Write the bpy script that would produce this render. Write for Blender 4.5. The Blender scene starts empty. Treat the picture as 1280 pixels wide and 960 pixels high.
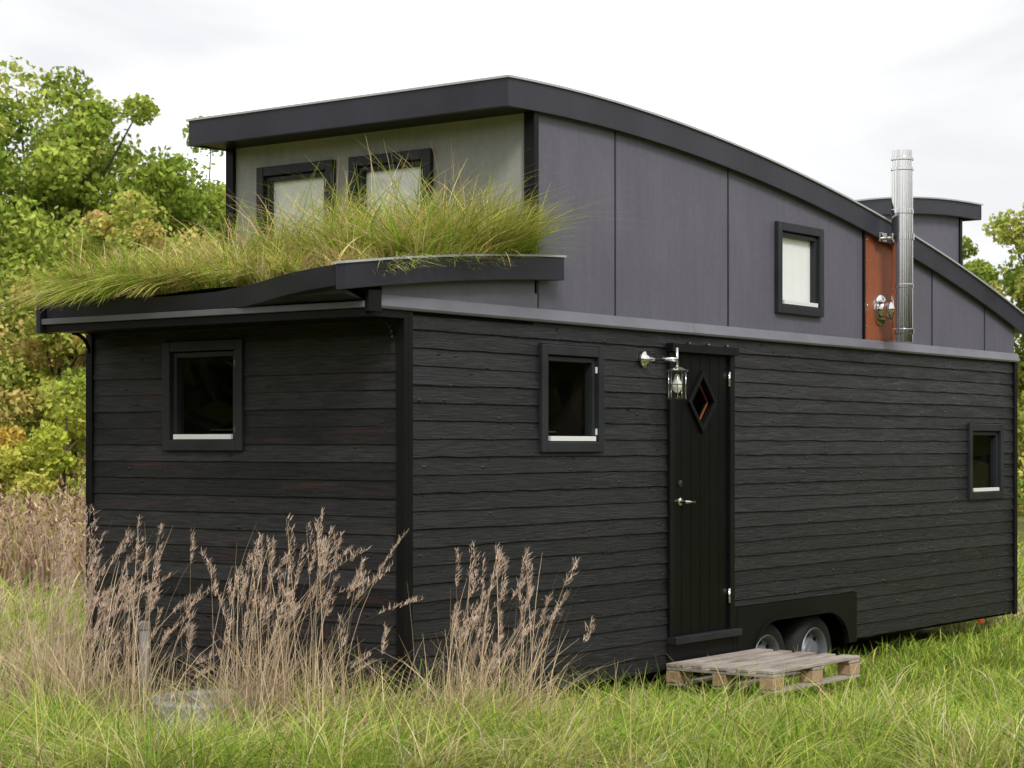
import bpy, bmesh, math, random
import numpy as np
from mathutils import Vector, Matrix
random.seed(7); rng=np.random.default_rng(7)
scn=bpy.context.scene
scn.view_settings.view_transform='Standard'; scn.view_settings.look='None'; scn.view_settings.exposure=0
GZ=-0.20

# ------------------------------------------------------------ materials
def new_mat(name,rough=0.6,base=(0.1,0.1,0.1),metal=0.0,spec=0.5):
    m=bpy.data.materials.new(name); m.use_nodes=True
    b=m.node_tree.nodes['Principled BSDF']
    b.inputs['Base Color'].default_value=(*base,1); b.inputs['Roughness'].default_value=rough
    b.inputs['Metallic'].default_value=metal; b.inputs['Specular IOR Level'].default_value=spec
    return m,m.node_tree,b
def N(nt,t,**k):
    n=nt.nodes.new(t)
    for a,v in k.items(): setattr(n,a,v)
    return n
def ramp(nt,fac,stops):
    r=N(nt,'ShaderNodeValToRGB'); e=r.color_ramp.elements
    while len(e)<len(stops): e.new(0.5)
    for i,(p,c) in enumerate(stops):
        e[i].position=p; e[i].color=(*c,1) if len(c)==3 else c
    nt.links.new(fac,r.inputs[0]); return r.outputs[0]
def noise(nt,scale=5,detail=5,rough=0.55,mscale=(1,1,1),dist=0.0):
    tc=N(nt,'ShaderNodeTexCoord'); mp=N(nt,'ShaderNodeMapping'); mp.inputs['Scale'].default_value=mscale
    nt.links.new(tc.outputs['Object'],mp.inputs[0])
    n=N(nt,'ShaderNodeTexNoise'); n.inputs['Scale'].default_value=scale; n.inputs['Detail'].default_value=detail
    n.inputs['Roughness'].default_value=rough; n.inputs['Distortion'].default_value=dist
    nt.links.new(mp.outputs[0],n.inputs['Vector']); return n.outputs['Fac'],mp
def bump(nt,b,h,strength=0.3,dist=0.01,prev=None):
    bp=N(nt,'ShaderNodeBump'); bp.inputs['Strength'].default_value=strength; bp.inputs['Distance'].default_value=dist
    nt.links.new(h,bp.inputs['Height'])
    if prev is not None: nt.links.new(prev,bp.inputs['Normal'])
    if b is not None: nt.links.new(bp.outputs[0],b.inputs['Normal'])
    return bp.outputs[0]
def mixc(nt,f,a,b_,mode='MIX'):
    m=N(nt,'ShaderNodeMix',data_type='RGBA',blend_type=mode)
    if isinstance(f,float): m.inputs[0].default_value=f
    else: nt.links.new(f,m.inputs[0])
    for s,v in ((6,a),(7,b_)):
        if isinstance(v,tuple): m.inputs[s].default_value=(*v,1)
        else: nt.links.new(v,m.inputs[s])
    return m.outputs[2]

def board_mat(name,axis,brown,rlo,rhi,lo,hi,spec,scr):
    m,nt,b=new_mat(name,0.5,(0.015,0.015,0.016),0,spec)
    X=axis=='X'
    ms=(0.07,1,1) if X else (1,0.07,1)
    g,_=noise(nt,85,7,0.72,ms,0.4)
    g2,_=noise(nt,17,5,0.65,(0.12,1,1) if X else (1,0.12,1),1.0)
    g3,_=noise(nt,150,3,0.7,(0.25,1,1) if X else (1,0.25,1),0.0)
    at=N(nt,'ShaderNodeAttribute',attribute_name='Col')
    c=ramp(nt,g,[(0.35,lo),(0.66,hi)])
    c=mixc(nt,1.0,c,at.outputs['Color'],'MULTIPLY')
    sc=ramp(nt,g3,[(0.58,(0,0,0)),(0.72,(0.6,)*3)])
    c=mixc(nt,sc,c,scr)
    msk,_=noise(nt,3.0,8,0.78,(0.30,1,4.5) if X else (1,0.30,4.5))
    mf=ramp(nt,msk,[(0.54,(0,0,0)),(0.68,(brown,)*3)])
    c=mixc(nt,mf,c,(0.08,0.03,0.022))
    tc=N(nt,'ShaderNodeTexCoord'); mp=N(nt,'ShaderNodeMapping')
    mp.inputs['Scale'].default_value=(3.0,1,6.5) if X else (1,3.0,6.5)
    nt.links.new(tc.outputs['Object'],mp.inputs[0])
    v=N(nt,'ShaderNodeTexVoronoi'); v.inputs['Scale'].default_value=1.8; nt.links.new(mp.outputs[0],v.inputs['Vector'])
    k=ramp(nt,v.outputs['Distance'],[(0.03,(1,1,1)),(0.13,(0,0,0))])
    c=mixc(nt,k,c,(0.035,0.027,0.024))
    nt.links.new(c,b.inputs['Base Color'])
    r=ramp(nt,g2,[(0.35,(rlo,)*3),(0.65,(rhi,)*3)]); nt.links.new(r,b.inputs['Roughness'])
    n1=bump(nt,None,g,0.8,0.006); n2=bump(nt,None,g2,0.4,0.012,n1); bump(nt,b,k,0.8,0.012,n2)
    return m
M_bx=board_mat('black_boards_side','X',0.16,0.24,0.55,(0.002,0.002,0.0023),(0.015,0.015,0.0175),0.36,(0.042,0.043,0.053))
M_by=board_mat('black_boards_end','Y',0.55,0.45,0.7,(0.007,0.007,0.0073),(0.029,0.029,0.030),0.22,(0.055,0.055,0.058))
def trim_mat(name,base,rough=0.45,bs=0.25,var=0.35,spec=0.3):
    m,nt,b=new_mat(name,rough,base,0,spec)
    g,_=noise(nt,30,5,0.6,(1,1,0.4)); big,_=noise(nt,1.7,4,0.6)
    d=tuple(x*(1-var) for x in base); l=tuple(x*(1+var) for x in base)
    c=ramp(nt,big,[(0.3,d),(0.7,l)]); nt.links.new(c,b.inputs['Base Color'])
    bump(nt,b,g,bs,0.004); return m
M_trim=trim_mat('black_trim',(0.006,0.006,0.0065),0.42,spec=0.16)
M_fascia=trim_mat('fascia_black',(0.021,0.021,0.031),0.38,spec=0.35)
M_frame=trim_mat('frame_grey_black',(0.022,0.024,0.027),0.4,spec=0.25)
M_door=trim_mat('door_black',(0.004,0.004,0.0045),0.35,0.1,spec=0.16)
M_flash=trim_mat('zinc_flashing',(0.14,0.142,0.168),0.4,0.05,0.2)
M_metaledge=trim_mat('metal_edge',(0.4,0.42,0.45),0.35,0.05,0.1)
M_steel,_,_=new_mat('stainless_steel',0.12,(0.72,0.71,0.70),1.0)
M_white,_,_=new_mat('white_sill',0.35,(0.72,0.73,0.74))
M_int,_,_=new_mat('dark_interior',0.9,(0.014,0.012,0.009),0,.1)
M_black,_,_=new_mat('dark_underside',0.9,(0.006,0.006,0.006),0,0.1)
M_skypanel,_,_=new_mat('pale_sky_panel',0.8,(0.93,0.94,0.95))  # bright sky in the upper panes, put into a pale colour
def panel_mat(name,c0,c1,c2):
    m,nt,b=new_mat(name,0.5,c1,0,0.35)
    a,_=noise(nt,1.3,6,0.65,(1,1,0.7),0.4); f,_=noise(nt,22,5,0.7); s,_=noise(nt,6,4,0.6,(3,3,0.25))
    c=ramp(nt,a,[(0.3,c0),(0.52,c1),(0.75,c2)])
    c=mixc(nt,0.35,c,ramp(nt,f,[(0.3,c0),(0.7,c2)]))
    c=mixc(nt,0.18,c,ramp(nt,s,[(0.35,c0),(0.65,c2)]))
    nt.links.new(c,b.inputs['Base Color'])
    nt.links.new(ramp(nt,a,[(0.3,(0.42,)*3),(0.7,(0.62,)*3)]),b.inputs['Roughness'])
    bump(nt,b,f,0.12,0.004); return m
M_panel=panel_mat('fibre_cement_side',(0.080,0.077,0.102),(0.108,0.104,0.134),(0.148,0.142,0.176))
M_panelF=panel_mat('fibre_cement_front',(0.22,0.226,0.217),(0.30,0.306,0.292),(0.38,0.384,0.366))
M_corten=panel_mat('rusty_steel_plate',(0.17,0.045,0.02),(0.29,0.080,0.032),(0.42,0.14,0.055))
M_glass=bpy.data.materials.new('window_glass'); M_glass.use_nodes=True; nt=M_glass.node_tree
for n in list(nt.nodes): nt.nodes.remove(n)
o=N(nt,'ShaderNodeOutputMaterial'); mx=N(nt,'ShaderNodeMixShader'); tr=N(nt,'ShaderNodeBsdfTransparent'); gl=N(nt,'ShaderNodeBsdfGlossy')
gl.inputs['Roughness'].default_value=0.0; lw=N(nt,'ShaderNodeLayerWeight'); lw.inputs['Blend'].default_value=0.5
fc=ramp(nt,lw.outputs['Facing'],[(0.0,(.05,)*3),(0.55,(.09,)*3),(0.8,(.25,)*3),(1.0,(1,1,1))])
tr.inputs[0].default_value=(0.97,0.98,0.97,1)
nt.links.new(fc,mx.inputs[0]); nt.links.new(tr.outputs[0],mx.inputs[1]); nt.links.new(gl.outputs[0],mx.inputs[2]); nt.links.new(mx.outputs[0],o.inputs[0])
def leaf_mat(name,transl=0.3):
    m,nt,b=new_mat(name,.6,(0.1,0.1,0.1),0,0.2)
    at=N(nt,'ShaderNodeAttribute',attribute_name='Col')
    d=N(nt,'ShaderNodeBsdfDiffuse'); nt.links.new(at.outputs['Color'],d.inputs[0])
    if transl==0:
        nt.links.new(d.outputs[0],nt.nodes['Material Output'].inputs[0]); nt.nodes.remove(b); return m
    t=N(nt,'ShaderNodeBsdfTranslucent'); nt.links.new(at.outputs['Color'],t.inputs[0])
    mx=N(nt,'ShaderNodeMixShader'); mx.inputs[0].default_value=transl
    nt.links.new(d.outputs[0],mx.inputs[1]); nt.links.new(t.outputs[0],mx.inputs[2])
    nt.links.new(mx.outputs[0],nt.nodes['Material Output'].inputs[0]); nt.nodes.remove(b); return m
M_leaf=leaf_mat('foliage',0.3); M_grass=leaf_mat('grass_blades',0.22); M_dry=leaf_mat('dry_stalks',0); M_far=leaf_mat('far_foliage',0)
def wood_mat(name,c0,c1,ms=(0.1,1,1)):
    m,nt,b=new_mat(name,0.8,c0,0,0.2); g,_=noise(nt,35,6,0.65,ms,0.5); a,_=noise(nt,3,3)
    c=ramp(nt,g,[(0.3,c0),(0.7,c1)]); c=mixc(nt,0.4,c,ramp(nt,a,[(0.35,c0),(0.65,c1)]))
    nt.links.new(c,b.inputs['Base Color']); bump(nt,b,g,0.5,0.005); return m
M_pallet=wood_mat('weathered_pallet_wood',(0.18,0.15,0.125),(0.52,0.45,0.40))
M_block=wood_mat('pallet_block_wood',(0.22,0.13,0.075),(0.52,0.36,0.23),(1,1,1))
M_bark=wood_mat('bark',(0.05,0.035,0.025),(0.13,0.1,0.075),(1,1,0.2))
M_conc=wood_mat('concrete',(0.2,0.2,0.18),(0.40,0.40,0.38),(1,1,1))
M_tyre,_,_=new_mat('tyre_rubber',0.75,(0.015,0.015,0.015),0,.3)
M_rim,_,_=new_mat('steel_rim',0.45,(0.17,0.18,0.20),0.3)
M_red,_,_=new_mat('marker_lens',0.3,(0.35,0.05,0.015))
M_bulb,_,_=new_mat('frosted_bulb',0.3,(0.85,0.82,0.75))

# ------------------------------------------------------------ mesh helpers
def link(ob,parent=None):
    scn.collection.objects.link(ob)
    if parent is not None: ob.parent=parent
    return ob
def empty(name,loc=(0,0,0)):
    e=bpy.data.objects.new(name,None); e.location=(0,0,0); scn.collection.objects.link(e); return e
def pyd(name,verts,faces,mat,parent=None,smooth=False,bevel=0):
    me=bpy.data.meshes.new(name); me.from_pydata([tuple(v) for v in verts],[],faces)
    bm=bmesh.new(); bm.from_mesh(me); bmesh.ops.recalc_face_normals(bm,faces=bm.faces); bm.to_mesh(me); bm.free()
    me.materials.append(mat)
    if smooth:
        for p in me.polygons: p.use_smooth=True
    ob=link(bpy.data.objects.new(name,me),parent)
    if bevel:
        md=ob.modifiers.new('b','BEVEL'); md.width=bevel; md.segments=2; md.limit_method='ANGLE'
    return ob
BF=[(0,1,3,2),(4,6,7,5),(0,4,5,1),(2,3,7,6),(0,2,6,4),(1,5,7,3)]
def boxv(a,b_):
    return [(x,y,z) for x in (a[0],b_[0]) for y in (a[1],b_[1]) for z in (a[2],b_[2])]
def box(name,a,b_,mat,parent=None,bevel=0.003):
    return pyd(name,boxv(a,b_),BF,mat,parent,bevel=bevel)
def np_mesh(name,V,F,C,mat,parent=None,smooth=False):
    V=np.asarray(V,dtype=np.float32).reshape(-1,3); F=np.asarray(F,dtype=np.int32); k=F.shape[1]
    me=bpy.data.meshes.new(name); me.vertices.add(len(V)); me.vertices.foreach_set('co',V.ravel())
    me.loops.add(F.size); me.loops.foreach_set('vertex_index',F.ravel())
    me.polygons.add(len(F)); me.polygons.foreach_set('loop_start',np.arange(0,F.size,k,dtype=np.int32))
    me.update(calc_edges=True)
    if C is not None:
        ca=me.color_attributes.new('Col','FLOAT_COLOR','POINT')
        cc=np.ones((len(V),4),dtype=np.float32); cc[:,:3]=np.asarray(C).reshape(-1,3); ca.data.foreach_set('color',cc.ravel())
    me.materials.append(mat)
    me.polygons.foreach_set('use_smooth',np.full(len(F),bool(smooth)))
    return link(bpy.data.objects.new(name,me),parent)
def cyl(name,p0,p1,r0,r1,mat,parent=None,seg=24,smooth=True):
    p0=Vector(p0);p1=Vector(p1);d=(p1-p0).normalized()
    a=d.orthogonal().normalized(); c=d.cross(a)
    vs=[];fs=[]
    for p,r in ((p0,r0),(p1,r1)):
        for i in range(seg):
            t=2*math.pi*i/seg; vs.append(p+a*math.cos(t)*r+c*math.sin(t)*r)
    for i in range(seg): fs.append((i,(i+1)%seg,seg+(i+1)%seg,seg+i))
    fs.append(tuple(range(seg))); fs.append(tuple(range(seg,2*seg)))
    ob=pyd(name,vs,fs,mat,parent)
    if smooth:
        for p in ob.data.polygons: p.use_smooth=len(p.vertices)==4
    return ob
def lathe(name,prof,c,axis,mat,parent=None,seg=32,caps=True):
    vs=[];fs=[]
    for r,h in prof:
        for i in range(seg):
            t=2*math.pi*i/seg; x,y=r*math.cos(t),r*math.sin(t)
            vs.append((c[0]+x,c[1]+y,c[2]+h) if axis=='Z' else (c[0]+x,c[1]+h,c[2]+y))
    for j in range(len(prof)-1):
        for i in range(seg): fs.append((j*seg+i,j*seg+(i+1)%seg,(j+1)*seg+(i+1)%seg,(j+1)*seg+i))
    if caps: fs.append(tuple(range(seg))); fs.append(tuple(range((len(prof)-1)*seg,len(prof)*seg)))
    ob=pyd(name,vs,fs,mat,parent)
    for p in ob.data.polygons: p.use_smooth=len(p.vertices)==4
    md=ob.modifiers.new('e','EDGE_SPLIT'); md.split_angle=math.radians(40)
    return ob
SIDE=lambda u,n,z:(u,-n,z)
def ENDW(x0): return lambda u,n,z:(x0-n,u,z)
def wbox(name,W,u0,u1,n0,n1,z0,z1,mat,parent,bevel=0.003):
    vs=[W(u,n,z) for u in (u0,u1) for n in (n0,n1) for z in (z0,z1)]
    return pyd(name,vs,BF,mat,parent,bevel=bevel)
def strip(name,xs,zlo,zhi,y0,y1,mat,parent,bevel=0):
    vs=[];fs=[]
    for x,a,c in zip(xs,zlo,zhi): vs+=[(x,y0,a),(x,y0,c),(x,y1,c),(x,y1,a)]
    n=len(xs)
    for i in range(n-1):
        for k in range(4): fs.append((4*i+k,4*i+(k+1)%4,4*i+4+(k+1)%4,4*i+4+k))
    fs.append((0,1,2,3)); fs.append(tuple(4*(n-1)+k for k in range(4)))
    return pyd(name,vs,fs,mat,parent,bevel=bevel)

# ------------------------------------------------------------ HOUSE
H=empty('tiny_house_on_wheels')
L=8.56; W_=2.57; ZT=2.235
win_end=(1.21,1.88,1.46,2.12)
win_s1=(1.26,1.93,1.45,2.105)
win_s2=(7.52,8.24,1.025,1.68)
door=(2.715,3.54,0.22,2.158)
def clad(name,W,u0,u1,z0,z1,nrows,openings,mat,amp,tilt,lip):
    pitch=(z1-z0)/nrows; V=[];F=[];C=[]
    for r in range(nrows):
        a=z0+r*pitch; c=a+pitch
        ph=rng.uniform(0,6.28,8); fq=rng.uniform(0.8,11,8); am=rng.uniform(0.2,1,8)/np.sqrt(fq)
        fq[6:]=rng.uniform(25,60,2); am[6:]=rng.uniform(.15,.3,2)
        tone=rng.uniform(0.6,1.55); nj=rng.uniform(-0.002,0.002)
        ops=[o for o in openings if o[0]<u1 and o[1]>u0 and o[3]>a and o[2]<c]
        us=sorted(set([u0,u1]+[max(u0,o[0]) for o in ops]+[min(u1,o[1]) for o in ops]))
        jt=rng.uniform(u0+1,u1-0.3) if u1-u0>4 else None
        segs=[]
        for s,e in zip(us[:-1],us[1:]):
            zr=[(a,c)]
            for o in ops:
                if o[0]<(s+e)/2<o[1]:
                    nz=[]
                    for (p,q) in zr:
                        if o[2]>p: nz.append((p,min(q,o[2])))
                        if o[3]<q: nz.append((max(p,o[3]),q))
                    zr=[(p,q) for p,q in nz if q-p>0.004]
            for p,q in zr:
                if jt and s<jt<e: segs+= [(s,jt-0.001,p,q,tone),(jt+0.001,e,p,q,tone*rng.uniform(0.7,1.4))]
                else: segs.append((s,e,p,q,tone))
        for (s,e,p,q,tn) in segs:
            n=max(2,int((e-s)/0.02)); U=np.linspace(s,e,n)
            w=sum(am[i]*np.sin(fq[i]*2*U+ph[i]) for i in range(8))*amp
            w2=sum(am[i]*np.sin(fq[i]*1.7*U+ph[i]*2) for i in range(6))*0.0010
            base=len(V)
            fb=(p-a)/pitch; ft=(q-a)/pitch
            nb=0.017-tilt*fb+nj; ntp=0.017-tilt*ft+nj
            for u,ww,w3 in zip(U,w,w2):
                zb=p+(ww if fb<0.01 else 0)
                pr=[(q+(.002 if ft>.99 else 0),ntp+w3-.001),(zb+lip,nb+w3),(zb+lip*.4,nb-.003+w3),(zb+lip*.4,0.003)]
                for (z,nn) in pr: V.append(W(u,nn,z)); C.append((tn,tn,tn))
            for i in range(n-1):
                for k in range(3): F.append((base+4*i+k,base+4*i+k+1,base+4*i+4+k+1,base+4*i+4+k))
    np_mesh(name,V,F,C,mat,H,False)
E0=ENDW(0.0)
clad('side_cladding',SIDE,0.035,L-0.03,0.0,ZT,22,[win_s1,win_s2,door,(3.54,5.42,-0.1,0.36)],M_bx,0.0028,0.009,0.006)
clad('end_cladding',E0,0.035,W_-0.03,-0.02,2.2,22,[win_end],M_by,0.0010,0.006,0.005)
def rects(u0,u1,z0,z1,ops):
    us=sorted(set([u0,u1]+[v for o in ops for v in o[:2]])); zs=sorted(set([z0,z1]+[v for o in ops for v in o[2:]]))
    for s,e in zip(us[:-1],us[1:]):
        for p,q in zip(zs[:-1],zs[1:]):
            if not any(o[0]<(s+e)/2<o[1] and o[2]<(p+q)/2<o[3] for o in ops): yield s,e,p,q
def backing(name,W,u0,u1,z0,z1,ops,mat,n=0.0):
    V=[];F=[]
    for s,e,p,q in rects(u0,u1,z0,z1,ops):
        k=len(V); V+=[W(s,n,p),W(e,n,p),W(e,n,q),W(s,n,q)]; F.append((k,k+1,k+2,k+3))
    return pyd(name,V,F,mat,H)
shr=lambda o:(o[0]+0.03,o[1]-0.03,o[2]+0.03,o[3]-0.03)
backing('side_sheathing',SIDE,0,L,0,ZT,[shr(win_s1),shr(win_s2),shr(door),(3.7,5.36,0,0.26)],M_black,0.0)
backing('end_sheathing',E0,0,W_,0,2.2,[shr(win_end)],M_black,0.0)
box('rear_end_wall',(L-0.03,0.0,0.0),(L,W_,2.5),M_trim,H)
box('far_side_wall',(0.0,W_-0.03,0.0),(L-0.03,W_,2.25),M_trim,H)
box('floor_slab',(0.03,0.42,-0.02),(L-0.04,W_-0.04,0.08),M_black,H)
box('floor_slab_front',(0.03,0.01,-0.02),(3.65,0.42,0.08),M_black,H)
box('floor_slab_back',(5.4,0.01,-0.02),(L-0.04,0.42,0.08),M_black,H)
wbox('corner_post_side',SIDE,0.0,0.045,0.001,0.030,-0.03,2.235,M_trim,H,0.004)
wbox('corner_post_end',E0,-0.030,0.03,0.0,0.032,-0.03,2.19,M_trim,H,0.004)
wbox('corner_post_end_far',E0,W_-0.05,W_+0.01,0.0,0.030,-0.03,2.19,M_trim,H,0.004)
wbox('corner_post_rear',SIDE,L-0.055,L+0.01,0.0,0.030,-0.02,2.235,M_trim,H,0.004)

def window(name,W,o,sky_panel=False,hinge='L'):
    u0,u1,z0,z1=o; P=empty(name); P.parent=H; t=0.062
    for k,(a,b_,c,d) in enumerate([(u0,u0+t,z0,z1),(u1-t,u1,z0,z1),(u0+t,u1-t,z1-t,z1),(u0+t,u1-t,z0,z0+t)]):
        wbox('casing_%d'%k,W,a,b_,-0.02,0.036+0.002*(k%2),c,d,M_frame,P,0.004)
    a0,a1,c0,c1=u0+t,u1-t,z0+t,z1-t; s=0.036
    for k,(a,b_,c,d) in enumerate([(a0+.006,a0+s,c0+.006,c1-.006),(a1-s,a1-.006,c0+.006,c1-.006),(a0+s,a1-s,c1-s,c1-.006),(a0+s,a1-s,c0+.006,c0+s)]):
        wbox('sash_%d'%k,W,a,b_,-0.05,0.012,c,d,M_frame,P,0.004)
    wbox('sill_drip',W,a0+0.03,a1-0.03,0.013,0.035,c0+0.006,c0+0.036,M_white,P,0.002)
    for q in (0.12,0.85):
        zz=c0+(c1-c0)*q; uu=a0+0.001 if hinge=='L' else a1-0.011
        wbox('hinge',W,uu,uu+0.010,0.013,0.025,zz-0.02,zz+0.02,M_white,P,0.002)
    g0,g1,h0,h1=a0+s,a1-s,c0+s,c1-s
    pyd('glass',[W(g0,-0.02,h0),W(g1,-0.02,h0),W(g1,-0.02,h1),W(g0,-0.02,h1)],[(0,1,2,3)],M_glass,P)
    D=-0.55
    v=[W(a0,-0.051,c0),W(a1,-0.051,c0),W(a1,-0.051,c1),W(a0,-0.051,c1),W(a0,D,c0),W(a1,D,c0),W(a1,D,c1),W(a0,D,c1)]
    pyd('room_recess',v,[(0,1,5,4),(1,2,6,5),(2,3,7,6),(3,0,4,7),(4,5,6,7)],M_int,P)
    if sky_panel:  # pale sheet added behind the glass, stands in for sky brightness
        n=24; vs=[];fs=[]
        for i in range(n+1):
            u=g0-0.005+(g1-g0+0.01)*i/n; nn=-0.03-0.001*math.sin(i*1.1)
            vs+=[W(u,nn,h0-0.01),W(u,nn,h1+0.01)]
        for i in range(n): fs.append((2*i,2*i+1,2*i+3,2*i+2))
        pyd('sky_stand_in',vs,fs,M_skypanel,P,smooth=True)
    else:
        wbox('inner_shelf',W,a0+0.02,a1-0.02,-0.45,-0.28,c0+0.06,c0+0.07,M_bark,P)
        c=W(a0+0.17,-0.36,c0+0.071); lathe('vase',[(0.03,0),(0.045,0.03),(0.045,0.09),(0.02,0.12),(0.024,0.15)],c,'Z',M_bark,P,16)
    return P
window('window_end_lower',E0,win_end)
window('window_side_lower',SIDE,win_s1,hinge='R')
window('window_side_rear',SIDE,win_s2)

# door
D=empty('entrance_door'); D.parent=H
u0,u1,z0,z1=door; t=0.05
wbox('frame_left',SIDE,u0-0.01,u0+t,-0.03,0.036,z0,z1,M_trim,D); wbox('frame_right',SIDE,u1-t,u1+0.01,-0.03,0.036,z0,z1,M_trim,D)
wbox('frame_head',SIDE,u0-0.02,u1+0.02,-0.03,0.066,z1-0.045,z1+0.012,M_trim,D)
wbox('threshold',SIDE,u0-0.01,u1+0.03,-0.05,0.085,z0-0.045,z0,M_frame,D)
wbox('kick_board',SIDE,u0-0.01,u1+0.0,-0.005,0.024,0.0,z0-0.046,M_trim,D)
dc=(3.135,1.785); hw,hh=0.165,0.19
a0,a1,b0,b1=u0+t,u1-t,z0+0.004,z1-0.048
cx,cz=dc
pts=[(a0,b0),(a1,b0),(a1,b1),(a0,b1),(cx-hw,cz),(cx,cz-hh),(cx+hw,cz),(cx,cz+hh)]
vs=[SIDE(u,n,z) for n in (0.014,-0.02) for (u,z) in pts]
fr_=[(0,1,5,4),(1,6,5),(1,2,6),(2,7,6),(2,3,7),(3,4,7),(3,0,4)]
fs=fr_+[tuple(i+8 for i in f) for f in fr_]+[(4,5,13,12),(5,6,14,13),(6,7,15,14),(7,4,12,15)]
pyd('door_leaf',vs,fs,M_door,D)
npk=6
for i in range(1,npk):
    u=a0+(a1-a0)*i/npk
    dzz=hh*(1-abs(u-cx)/hw)+0.035 if abs(u-cx)<hw+0.02 else 0
    sg=[(b0,cz-dzz),(cz+dzz,b1)] if dzz>0 else [(b0,b1)]
    for p,q in sg: wbox('plank_bead',SIDE,u-0.0025,u+0.0025,0.013,0.0160,p,q,M_door,D,0.001)
def diamond_ring(name,o,i_,n0,n1,mat):
    v=[];f=[]
    for (h,k) in (o,i_):
        for n in (n0,n1):
            for (du,dz) in ((-h,0),(0,-k),(h,0),(0,k)): v.append(SIDE(cx+du,n,cz+dz))
    for j in range(4):
        j2=(j+1)%4
        f+=[(j,j2,4+j2,4+j),(8+j,8+j2,12+j2,12+j),(4+j,4+j2,12+j2,12+j),(j,j2,8+j2,8+j)]
    return pyd(name,v,f,mat,D,bevel=0.003)
diamond_ring('diamond_trim',(hw+0.02,hh+0.023),(hw-0.018,hh-0.021),0.010,0.034,M_trim)
diamond_ring('diamond_reflection_tint',(hw-0.017,hh-0.02),(hw-0.027,hh-0.031),-0.03,-0.016,M_corten)  # rust colour stands in for the reddish reflection in the pane
pyd('diamond_glass',[SIDE(cx-hw,-0.01,cz),SIDE(cx,-0.01,cz-hh),SIDE(cx+hw,-0.01,cz),SIDE(cx,-0.01,cz+hh)],[(0,1,2,3)],M_glass,D)
wbox('door_recess_back',SIDE,a0,a1,-0.5,-0.45,z0,z1,M_bark,D)  # brown back adds to the painted reddish reflection
hz=1.115; hu=a0+0.095
lathe('lock_rose',[(0.024,0.0),(0.024,-0.006),(0.012,-0.012)],(hu,-0.014,hz+0.12),'Y',M_frame,D,20)
lathe('handle_rose',[(0.026,0.0),(0.026,-0.006),(0.012,-0.01),(0.01,-0.045)],(hu,-0.014,hz),'Y',M_steel,D,20)
cyl('handle_lever',(hu-0.008,-0.058,hz),(hu+0.12,-0.058,hz-0.004),0.010,0.008,M_steel,D,14)
for zz in (0.45,1.95):
    cyl('hinge',(a1-0.002,-0.026,zz-0.05),(a1-0.002,-0.026,zz+0.05),0.010,0.010,M_steel,D,14)
for q in (0.2,0.5,0.8): box('head_clip',(u0+(u1-u0)*q-0.01,-0.085,z1+0.012),(u0+(u1-u0)*q+0.01,-0.055,z1+0.02),M_steel,D)

def flash(x0,x1):
    v=[(x,y,z) for x in (x0,x1) for (y,z) in ((-0.042,2.236),(-0.050,2.25),(-0.03,2.315),(0.02,2.32),(0.02,2.236))]
    f=[(i,(i+1)%5,5+(i+1)%5,5+i) for i in range(5)]+[(0,1,2,3,4),(5,6,7,8,9)]
    pyd('side_flashing',v,f,M_flash,H,bevel=0.002)
flash(-0.26,3.0); flash(3.003,6.1); flash(6.103,L+0.02)
# upper storey
xs_=np.array([.92,1.5,2.1,2.88,3.5,4.2,4.93,5.73,6.52,7.39,8.78]); zs_=np.array([3.66,3.66,3.655,3.626,3.575,3.502,3.41,3.285,3.149,2.981,2.63])
pf=np.polyfit(xs_,zs_,4); top=lambda x:np.polyval(pf,x)
XS=np.linspace(.90,8.80,60); T=top(XS)
XF=1.218
win_u=(4.171,4.867,2.45,3.11)
def upwall(name,x0,x1,y,zb,mat,th=0.012,ztf=lambda x:top(x)-0.12,y2=None):
    n=max(2,int((x1-x0)/0.12)+2); X=np.linspace(x0,x1,n)
    strip(name,X,[zb]*n if not callable(zb) else zb(X),ztf(X),y,y+th,mat,H,0.002)
J=0.004
upwall('side_panel',XF+0.02,2.10-J,-0.002,2.3,M_panel)
upwall('side_panel',2.10+J,3.515-J,0.0,2.3,M_panel)
upwall('side_panel',3.515+J,win_u[0]+.03,-0.001,2.3,M_panel)
upwall('side_panel',win_u[0]+.03,win_u[1]-.03,-0.001,2.3,M_panel,ztf=lambda x:0*x+win_u[2]+.03)
upwall('side_panel',win_u[0]+.03,win_u[1]-.03,-0.001,win_u[3]-.03,M_panel)
upwall('side_panel',win_u[1]-.03,5.57,-0.001,2.3,M_panel)
upwall('side_panel',6.42,6.83-J,0.0,2.3,M_panel)
upwall('side_panel',6.83+J,7.9-J,-0.001,2.3,M_panel)
upwall('side_panel',7.9+J,L,-0.001,2.3,M_panel)
for x in (2.10,3.515,6.83,7.9):
    wbox('joint_batten',SIDE,x-0.007,x+0.007,-0.004,0.006,2.318,float(top(x))-0.16,M_frame,H,0.001)
upwall('side_backing_a',XF,win_u[0]+.03,0.02,2.25,M_black)
upwall('side_backing_b',win_u[1]-.03,L,0.02,2.25,M_black)
upwall('corten_plate',5.585,6.40,-0.006,2.31,M_corten)
for k in range(5): cyl('plate_screw',(5.63,-0.013,2.42+.17*k),(5.63,-0.005,2.42+.17*k),.008,.008,M_steel,H,8)
wbox('plate_edge',SIDE,5.562,5.586,-0.004,0.02,2.318,float(top(5.57))-0.15,M_trim,H)
window('window_side_upper',SIDE,win_u,True)
E1=ENDW(XF)
wf1=(1.588,2.267,2.69,3.348); wf2=(0.773,1.45,2.69,3.348)
backing('upper_front_wall',E1,0.03,W_-0.02,2.2,3.58,[shr(wf1),shr(wf2)],M_panelF,0.0)
window('window_front_upper_a',E1,wf1,True); window('window_front_upper_b',E1,wf2,True)
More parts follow.
